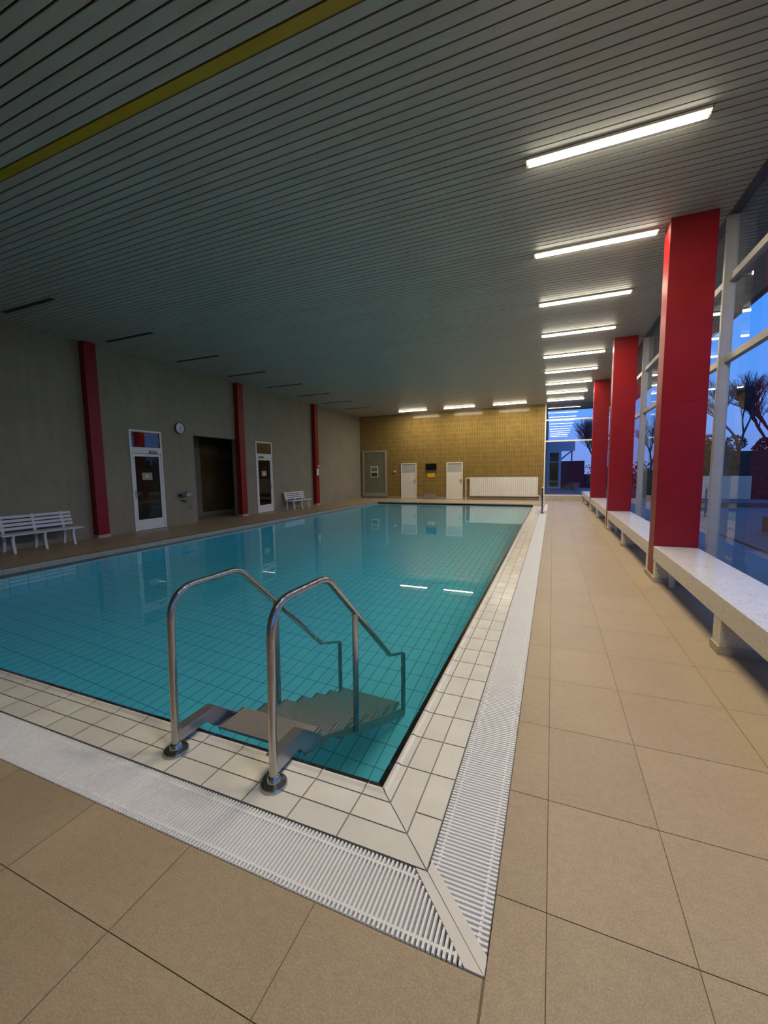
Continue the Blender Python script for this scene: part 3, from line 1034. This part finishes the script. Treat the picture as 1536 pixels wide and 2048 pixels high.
# ------------------------------------------------------------------ white slatted benches
def bench(loc, label, span, sup):
    t = thing('garden_bench', loc, label, 'bench', 'white slatted benches')
    x, y, _ = loc    # x = wall side, y = middle
    h = span / 2
    def B(name, mb, par=t, bev=.004):
        return mb.build(name, 'plastic_bench', par, bevel=bev)
    s = MB()
    for k in range(4):
        xa = x + .115 + k * .105
        z = .372 + [.0, .004, .004, -.002][k]
        s.box((xa, y - h, z - .022), (xa + .098, y + h, z + .006))
    B('seat', s)
    # sloping backrest boards
    b = MB()
    for k in range(4):
        z = .425 + k * .080
        xb = x + .115 - k * .018
        b.hexa([(xb, y - h, z), (xb + .022, y - h, z), (xb + .022, y + h, z), (xb, y + h, z),
                (xb - .013, y - h, z + .058), (xb + .009, y - h, z + .058), (xb + .009, y + h, z + .058), (xb - .013, y + h, z + .058)])
    B('backrest', b)
    for d in sup:
        ys0, ys1 = y + d - .024, y + d + .024
        m_ = MB()
        # back post
        m_.hexa([(x + .085, ys0, .36), (x + .15, ys0, .36), (x + .15, ys1, .36), (x + .085, ys1, .36),
                 (x + .020, ys0, .735), (x + .066, ys0, .735), (x + .066, ys1, .735), (x + .020, ys1, .735)])
        B('back_post', m_)
        m_ = MB()
        m_.box((x + .09, ys0, .315), (x + .50, ys1, .350))
        B('seat_bearer', m_)
        for fx, sg_ in ((x + .46, 1), (x + .13, -1)):
            m_ = MB()
            prof = [(0, .33), (-.012 * sg_, .24), (.0, .14), (.03 * sg_, .0)]
            for (a, za), (c, zc_) in zip(prof[:-1], prof[1:]):
                wa = .030 if za > .2 else .024
                m_.hexa([(fx + c - .024, ys0, zc_), (fx + c + .024, ys0, zc_), (fx + c + .024, ys1, zc_), (fx + c - .024, ys1, zc_),
                         (fx + a - wa, ys0, za), (fx + a + wa, ys0, za), (fx + a + wa, ys1, za), (fx + a - wa, ys1, za)])
            B('leg', m_, bev=0)
    return t
bench((-10.36, 5.13, 0), 'white slatted plastic bench at the left edge by the first slim red column', 1.50, (-.555, 0, .555))
bench((-10.36, 14.72, 0), 'small distant white slatted bench between the square-sign door and far column', 1.45, (-.60, 0, .50))

# ------------------------------------------------------------------ end wall furniture
y = YE
t = thing('door_3', (-9.5, y, 0), 'wide grey-green framed panel door in the left corner of the end wall', 'door', kind='structure')
MB().box((-10.26, y - .05, .12), (-10.12, y, 2.73)).box((-8.85, y - .05, .12), (-8.73, y, 2.73)).box((-10.12, y - .05, 2.62), (-8.85, y, 2.73)).box((-10.12, y - .05, .12), (-8.85, y, .30)).build('frame', 'grey_frame', t, bevel=.004)
MB().box((-10.12, y - .02, .30), (-8.85, y - .005, 2.62)).build('leaf', 'grey_green_panel', t)
MB().box((-9.74, y - .035, 1.20), (-9.27, y - .021, 1.83)).build('picture_frame', 'sign_white', t)
MB().box((-9.69, y - .040, 1.25), (-9.32, y - .036, 1.48)).build('picture', 'poster_dark', t)
MB().box((-9.69, y - .040, 1.55), (-9.32, y - .036, 1.78)).build('picture', 'grey_green_panel', t)
def plain_door(name, x0, x1, label):
    t = thing(name, ((x0 + x1) / 2, y, 0), label, 'door', kind='structure')
    MB().box((x0, y - .045, 0), (x0 + .05, y, 1.97)).box((x1 - .05, y - .045, 0), (x1, y, 1.97)).box((x0 + .05, y - .045, 1.92), (x1 - .05, y, 1.97)).build('frame', 'cream_door_paint', t, bevel=.003)
    MB().box((x0 + .05, y - .025, 0.01), (x1 - .05, y - .002, 1.45)).build('leaf', 'cream_door_paint', t)
    MB().box((x0 + .05, y - .022, 1.45), (x1 - .05, y - .002, 1.92)).build('upper_panel', 'panel_grey', t)
    MB().tube([(x1 - .09, y - .025, 1.0), (x1 - .09, y - .07, 1.0), (x1 - .20, y - .07, 1.0)], .010, 8).box((x1 - .105, y - .03, .88), (x1 - .075, y - .025, 1.08)).build('handle', 'steel_dark', t)
plain_door('door_4', -7.87, -6.97, 'cream door with grey upper panel left of the black display')
plain_door('door_5', -5.28, -4.40, 'cream door with grey upper panel between display and radiator')
t = thing('wall_display', (-6.12, y, 1.74), 'black rectangular display above the yellow sign on the end wall', 'display')
MB().box((-6.42, y - .06, 1.55), (-5.83, y, 1.93)).build('casing', 'screen_black', t, bevel=.004)
MB().box((-6.43, y - .065, 1.535), (-5.82, y - .0, 1.549)).build('lower_rail', 'vent_metal', t)
t = thing('depth_sign', (-6.13, y, 1.32), 'small yellow sign with dark figures under the black display', 'sign')
MB().box((-6.33, y - .012, 1.20), (-5.93, y, 1.43)).build('plate', 'sign_yellow', t)
fc = bpy.data.curves.new('figures', 'FONT')
fc.body = '1.35 m'
fc.size = .13
fc.align_x = 'CENTER'
fc.align_y = 'CENTER'
tmp = bpy.data.objects.new('figures_outline', fc)
COL.objects.link(tmp)
bpy.context.view_layer.update()
fm = bpy.data.meshes.new_from_object(tmp.evaluated_get(bpy.context.evaluated_depsgraph_get()))
bpy.data.objects.remove(tmp)
fm.materials.clear()
fm.materials.append(MATS['sign_ink'])
fo = bpy.data.objects.new('figures', fm)
COL.objects.link(fo)
fo.parent = t
fo.location = (0, -.0135, -.005)
fo.rotation_euler = (math.pi / 2, 0, 0)
t = thing('air_grille', (-6.19, y, .15), 'low metal ventilation grille between the two cream doors', 'vent')
v = MB()
for k in range(5):
    v.box((-6.52, y - .035, .045 + .044 * k), (-5.86, y - .015, .045 + .044 * k + .028))
v.build('louvres', 'vent_metal', t)
MB().box((-6.53, y - .03, .035), (-6.51, y, .265)).box((-5.87, y - .03, .035), (-5.85, y, .265)).box((-6.51, y - .014, .035), (-5.87, y - .010, .265)).build('frame', 'vent_metal', t)
t = thing('wall_switch', (-8.25, y, 1.5), 'tiny pale wall box between the grey-green door and left cream door', 'switch')
MB().box((-8.30, y - .05, 1.47), (-8.19, y, 1.57)).build('cover', 'cream_door_paint', t, bevel=.004)
MB().box((-8.285, y - .035, 1.40), (-8.235, y, 1.469)).build('base', 'steel_dark', t)
# radiator
t = thing('radiator', (-2.34, y, .68), 'long white ribbed radiator on the ochre end wall', 'radiator')
r = MB()
r.box((-4.02, y - .085, .18), (-.66, y - .055, 1.19))
for k in range(34):
    x = -4.015 + k * .0988
    r.hexa([(x + .005, y - .085, .185), (x + .090, y - .085, .185), (x + .090, y - .083, .185), (x + .005, y - .083, .185),
            (x + .005, y - .085, 1.185), (x + .090, y - .085, 1.185), (x + .090, y - .083, 1.185), (x + .005, y - .083, 1.185)])
    r.prism([(x + .008, y - .085), (x + .026, y - .108), (x + .072, y - .108), (x + .090, y - .085)], 2, .20, 1.17)
r.build('panel', 'radiator_white', t)
for xb in (-3.7, -1.1):
    MB().box((xb, y - .055, .4), (xb + .06, y - .003, 1.0)).build('bracket', 'steel_dark', t)
MB().tube([(-4.02, y - .05, 1.13), (-4.20, y - .05, 1.13), (-4.225, y - .05, 1.105), (-4.225, y - .05, .0)], .022, 10).build('supply_pipe', 'radiator_white', t, smooth=True)
MB().tube([(-.66, y - .05, .24), (-.58, y - .05, .24), (-.56, y - .05, .22), (-.56, y - .05, 0)], .022, 10).build('return_pipe', 'radiator_white', t, smooth=True)

# ------------------------------------------------------------------ far handrail by the grate gap
t = thing('pool_handrail', (-.31, 15.34, 0), 'dark steel handrail post at the far right pool edge', 'handrail')
MB().tube([(-.31, 15.34, 0), (-.315, 15.34, .90)], .024, 12).build('post', 'steel_dark', t, smooth=True)
MB().lathe((-.31, 15.34, -.002), [(.06, 0), (.06, .015), (.03, .03)], 20).build('flange', 'steel_dark', t)
MB().lathe((-.314, 15.34, .88), [(.026, 0), (.03, .01), (.026, .04), (.01, .05)], 14).build('cap', 'sign_white', t)
t = thing('pool_handrail', (-.30, 17.36, 0), 'short white-painted rail post behind the dark far handrail post', 'handrail')
MB().tube([(-.30, 17.36, .003), (-.30, 17.36, .50), (-.31, 17.33, .53)], .024, 12).build('post', 'white_paint', t, smooth=True)
MB().tube([(-.45, 17.0, .02), (-.43, 16.2, .05), (-.46, 15.6, .045), (-.52, 15.2, .01)], .03, 10).build('foot_rail', 'white_paint', t, smooth=True)

# ------------------------------------------------------------------ pool stairs with handrails
t = thing('pool_stairs', (-1.56, 1.52, 0), 'stainless steel pool stairs with two curved handrails in the near corner', 'pool stairs')
def arc_path(pts, radii, seg=7):
    """polyline with rounded corners"""
    out = [Vector(pts[0])]
    for i in range(1, len(pts) - 1):
        p, a, b_ = Vector(pts[i]), Vector(pts[i - 1]), Vector(pts[i + 1])
        r = radii[i - 1]
        if r <= 0:
            out.append(p)
            continue
        d1, d2 = (a - p).normalized(), (b_ - p).normalized()
        p1, p2 = p + d1 * r, p + d2 * r
        for k in range(seg + 1):
            s = k / seg
            out.append(p1 * (1 - s) ** 2 + p * 2 * s * (1 - s) + p2 * s * s)
    out.append(Vector(pts[-1]))
    return out
for X in (-1.89, -1.23):
    rail = MB()
    path = arc_path([(X, 1.505, 0), (X, 1.535, .905), (X, 2.06, .905), (X, 3.06, -.012), (X, 3.385, -.29), (X, 3.378, -1.30)], [.165, .085, .02, .045], 10)
    rail.tube(path, .0205, 16)
    rl = rail.build('handrail', 'brushed_steel', t, smooth=True)
    MB().tube([(X, 2.423, .575), (X, 2.412, -.52)], .0205, 14).build('support_post', 'brushed_steel', rl, smooth=True, origin=t.location)
    MB().lathe((X, 1.508, 0), [(.066, .0), (.066, .012), (.062, .018), (.034, .026), (.028, .05), (.022, .055)], 32).build('flange', 'brushed_steel', rl, smooth=True, origin=t.location)
    s = 1 if X < -1.5 else -1
    br = MB()
    xi = X + (.055 if s > 0 else -.0)
    xa, xb = (X - .012, X + .050) if s > 0 else (X - .050, X + .012)
    prof = [(1.515, .045), (1.515, .140), (1.755, .140), (1.945, -.012), (1.945, -.095), (1.85, -.095), (1.725, .045)]
    br.prism([(p[0], p[1]) for p in prof], 0, X - .004, X + .004)
    br.build('bracket_web', 'stair_steel', rl, origin=t.location)
    # top flange strip of the folded bracket
    br = MB()
    br.prism([(1.515, .135), (1.515, .141), (1.757, .141), (1.947, -.011), (1.943, -.016), (1.755, .135)], 0, xa, xb)
    br.build('bracket_top', 'stair_steel', rl, origin=t.location)
    # stringer under the treads
    Xs = -1.868 if s > 0 else -1.250
    st = MB()
    st.prism([(1.80, -.045), (1.93, -.045), (3.47, -1.385), (3.47, -1.52), (2.476, -.645), (2.0, -.13), (1.80, -.09)], 0, Xs - .004, Xs + .004)
    st.build('stringer', 'tread_metal', t)
for k in range(7):
    y0 = 1.782 + .2255 * k
    z = -.010 - .1945 * k
    td = MB()
    td.box((-1.862, y0, z - .032), (-1.258, y0 + .218, z))
    tr = td.build('tread', 'tread_metal', t, bevel=.003)
    for xx in (-1.853, -1.275):
        MB().box((xx, y0 + .008, z + .0001), (xx + .008, y0 + .214, z + .0015)).build('tread_edge', 'brushed_steel', tr, origin=t.location)

# ------------------------------------------------------------------ outside
ZO = .0
struct(box((2.12, YB - 6, -.12), (3.55, 40, ZO)).build('ground_terrace', 'exterior_paving'), 'blue-grey paved strip right outside the glazing', 'ground')
struct(box((3.55, YB - 6, -.14), (9.0, 24.0, .03)).build('ground_terrace_edge', 'exterior_concrete'), 'pale concrete terrace outside the side windows', 'ground')
struct(box((-12, YE + .25, -.1), (2.12, 60, .20)).build('ground_courtyard', 'exterior_paving'), 'blue-grey paved courtyard beyond the end window', 'ground')
struct(box((3.0, 24.0, -.3), (160, 150, -.15)).build('ground_lawn', 'lawn'), 'dark lawn beyond the terrace', 'ground')
struct(box((9.0, -40, -.3), (160, 24.0, -.15)).build('ground_lawn_side', 'lawn'), 'dark lawn beside the terrace', 'ground')
t = MB()
t.box((5.0, 24.3, -.14), (8.65, 24.55, 1.10))
struct(t.build('wall_garden', 'exterior_white_wall'), 'low white garden wall outside the side windows', 'wall')
struct(box((3.8, 19.2, .03), (12, 19.6, .20)).build('trim_12', 'exterior_concrete'), 'low pale kerb on the outside terrace', 'kerb')
t = thing('garden_railing', (4.6, 16.0, .03), 'thin grey railing post frame on the outside terrace', 'railing')
MB().tube([(4.30, 16.2, .03), (4.30, 16.2, .95), (4.62, 16.2, .95), (4.62, 16.2, .03)], .025, 8).build('frame', 'railing_grey', t)
# low bench-like block outside
tag(box((4.6, 10.5, .03), (5.6, 12.2, .38)).build('garden_block', 'exterior_concrete', origin=(5.1, 11.3, .03)), 'pale concrete block on the terrace outside the nearest window', 'block')

# annex with glazed door
t = thing('annex_building', (-1.5, 31, .2), 'grey annex building with a blue-framed glass door beyond the end window', 'building')
MB().box((-6.0, 24.5, .2), (-.34, 31.0, 4.75)).build('side_wall', 'annex_wall', t)
MB().box((-.34, 30.9, 2.78), (1.36, 31.1, 3.48)).build('fascia', 'annex_fascia', t)
MB().box((-.34, 31.1, .2), (-.30, 33.5, 3.4)).box((-.34, 33.4, .2), (.55, 33.5, 3.4)).box((-.34, 31.1, 2.78), (.50, 33.5, 2.85)).build('interior', 'annex_interior', t)
d = MB()
d.box((-.34, 30.9, .2), (-.22, 31.0, 2.78)).box((.36, 30.9, .2), (.52, 31.0, 2.78)).box((-.22, 30.9, .2), (.36, 31.0, .33)).box((-.22, 30.9, 2.0), (.36, 31.0, 2.06)).box((-.22, 30.9, 2.68), (.36, 31.0, 2.78))
dr = d.build('door', 'blue_grey_frame', t)
g = MB()
g.quad([(-.22, 30.95, .33), (.36, 30.95, .33), (.36, 30.95, 2.68), (-.22, 30.95, 2.68)])
g.build('pane', 'door_glass', dr, origin=t.location)
t = thing('shed', (1.3, 33, .2), 'dark red boarded shed with a sloping roof beside the annex', 'shed')
MB().box((.56, 32.0, .2), (2.05, 35.0, 2.10)).build('wall', 'dark_red_cladding', t)
MB().hexa([(.5, 31.9, 2.10), (2.1, 31.9, 2.10), (2.1, 35.1, 2.10), (.5, 35.1, 2.10), (.5, 33.4, 2.14), (2.1, 33.4, 2.14), (2.1, 35.1, 2.16), (.5, 35.1, 2.16)]).build('roof', 'annex_fascia', t)
t = thing('carport_frame', (1.0, 36, .2), 'dark gabled roof outline behind the shed', 'roof')
MB().prism([(.1, 2.0), (1.35, 3.05), (1.42, 3.0), (.25, 1.98)], 1, 36, 38).prism([(1.32, .2), (1.42, .2), (1.42, 3.0), (1.32, 3.0)], 1, 36, 36.2).build('gable', 'steel_dark', t)
for i, (x, yy, s) in enumerate(((.95, 30.2, .16), (1.12, 29.8, .20), (1.38, 29.2, .26))):
    tag(MB().lathe((x, yy, .2), [(s * .7, 0), (s, s * 1.6), (s * 1.05, s * 1.7), (s * .9, s * 1.7)], 14).build('plant_pot', 'pot_clay', origin=(x, yy, .2)),
        ['small grey plant pot nearest the annex door', 'middle grey plant pot before the red shed', 'largest grey plant pot before the red shed'][i], 'plant pot', 'plant pots before the shed')

# trees
def tree(loc, height, seed, label, lean=0., depth=7, spread=.55, trunk=.16):
    rnd = random.Random(seed)
    mb = MB()
    def seg(p, q, r1, r2):
        mb.tube([p, q], [r1, r2], 5 if r1 > .03 else 3, caps=False)
    def grow(p, d, length, r, lv):
        q = p + d * length
        mid = p + d * (length * .5) + Vector((rnd.uniform(-1, 1), rnd.uniform(-1, 1), 0)) * length * .06
        seg(p, mid, r, r * .86)
        seg(mid, q, r * .86, r * .72)
        if lv == 0 or r < .004:
            return
        n = 2 if lv > 5 else 3
        for k in range(n + (1 if rnd.random() < .35 else 0)):
            ax = Vector((rnd.uniform(-1, 1), rnd.uniform(-1, 1), rnd.uniform(-.2, .35))).normalized()
            nd = (d + ax * spread * rnd.uniform(.6, 1.25) + Vector((0, 0, .10))).normalized()
            start = p + (q - p) * (1 if k < 2 else rnd.uniform(.45, .9))
            grow(start, nd, length * rnd.uniform(.66, .86), r * rnd.uniform(.55, .72), lv - 1)
    base = Vector(loc)
    grow(base, Vector((lean, 0, 1)).normalized(), height * .24, trunk, depth)
    o = mb.build('bare_tree', 'bark', origin=loc)
    tag(o, label, 'tree', 'bare winter trees outside')
    return o
tree((14.7, 44.0, -.15), 10.5, 3, 'bare tree outside the nearest side window, the left one', trunk=.20, depth=7, spread=.42)
tree((17.6, 46.0, -.15), 11.0, 12, 'bare tree outside the nearest side window, the right one', trunk=.26, depth=7, spread=.45)
tree((21.5, 50.0, -.15), 10.5, 23, 'bare tree at the right frame edge, farthest right', trunk=.22, depth=7, spread=.45)
tree((11.0, 58.0, -.15), 9.0, 31, 'smaller bare tree seen between mullion and first red column', trunk=.18, depth=6, spread=.45)
tree((3.9, 44.0, -.15), 7.2, 8, 'bare tree seen through the end window above the shed', trunk=.16, depth=7, spread=.5)

# hedges: lumpy leafy masses
def hedge(x0, x1, y, h, seed, label):
    rnd = random.Random(seed)
    mb = MB()
    n = int((x1 - x0) * h * 130)
    lumps = [(rnd.uniform(x0, x1), rnd.uniform(-.7, .7), rnd.uniform(.3, .72) * h, rnd.uniform(.5, .95)) for _ in range(int((x1 - x0) * 1.6))]
    for k in range(n):
        lx, ly, lz, lr = rnd.choice(lumps)
        d = Vector((rnd.gauss(0, 1), rnd.gauss(0, 1), rnd.gauss(0, 1))).normalized() * lr * rnd.uniform(.75, 1.05)
        c = Vector((lx + d.x, y + ly + d.y, max(.0, lz + d.z * .9)))
        s = rnd.uniform(.05, .12)
        a = Vector((rnd.uniform(-1, 1), rnd.uniform(-1, 1), rnd.uniform(-1, 1))).normalized() * s
        b_ = a.cross(Vector((rnd.uniform(-1, 1), rnd.uniform(-1, 1), rnd.uniform(-1, 1)))).normalized() * s * .6
        mb.quad([c - a, c + b_, c + a, c - b_])
    mb.box((x0 + .2, y - .35, -.1), (x1 - .2, y + .35, h * .55))
    return tag(mb.build('hedge', 'hedge_leaf'), label, 'hedge', 'hedges outside')
hedge(4.5, 18, 26.5, 2.6, 5, 'dark hedge behind the white garden wall')
hedge(9, 40, 40, 5.0, 6, 'dark distant hedge under the bare trees')
hedge(1.6, 5.5, 38, 2.0, 9, 'dark shrubs behind the red shed')
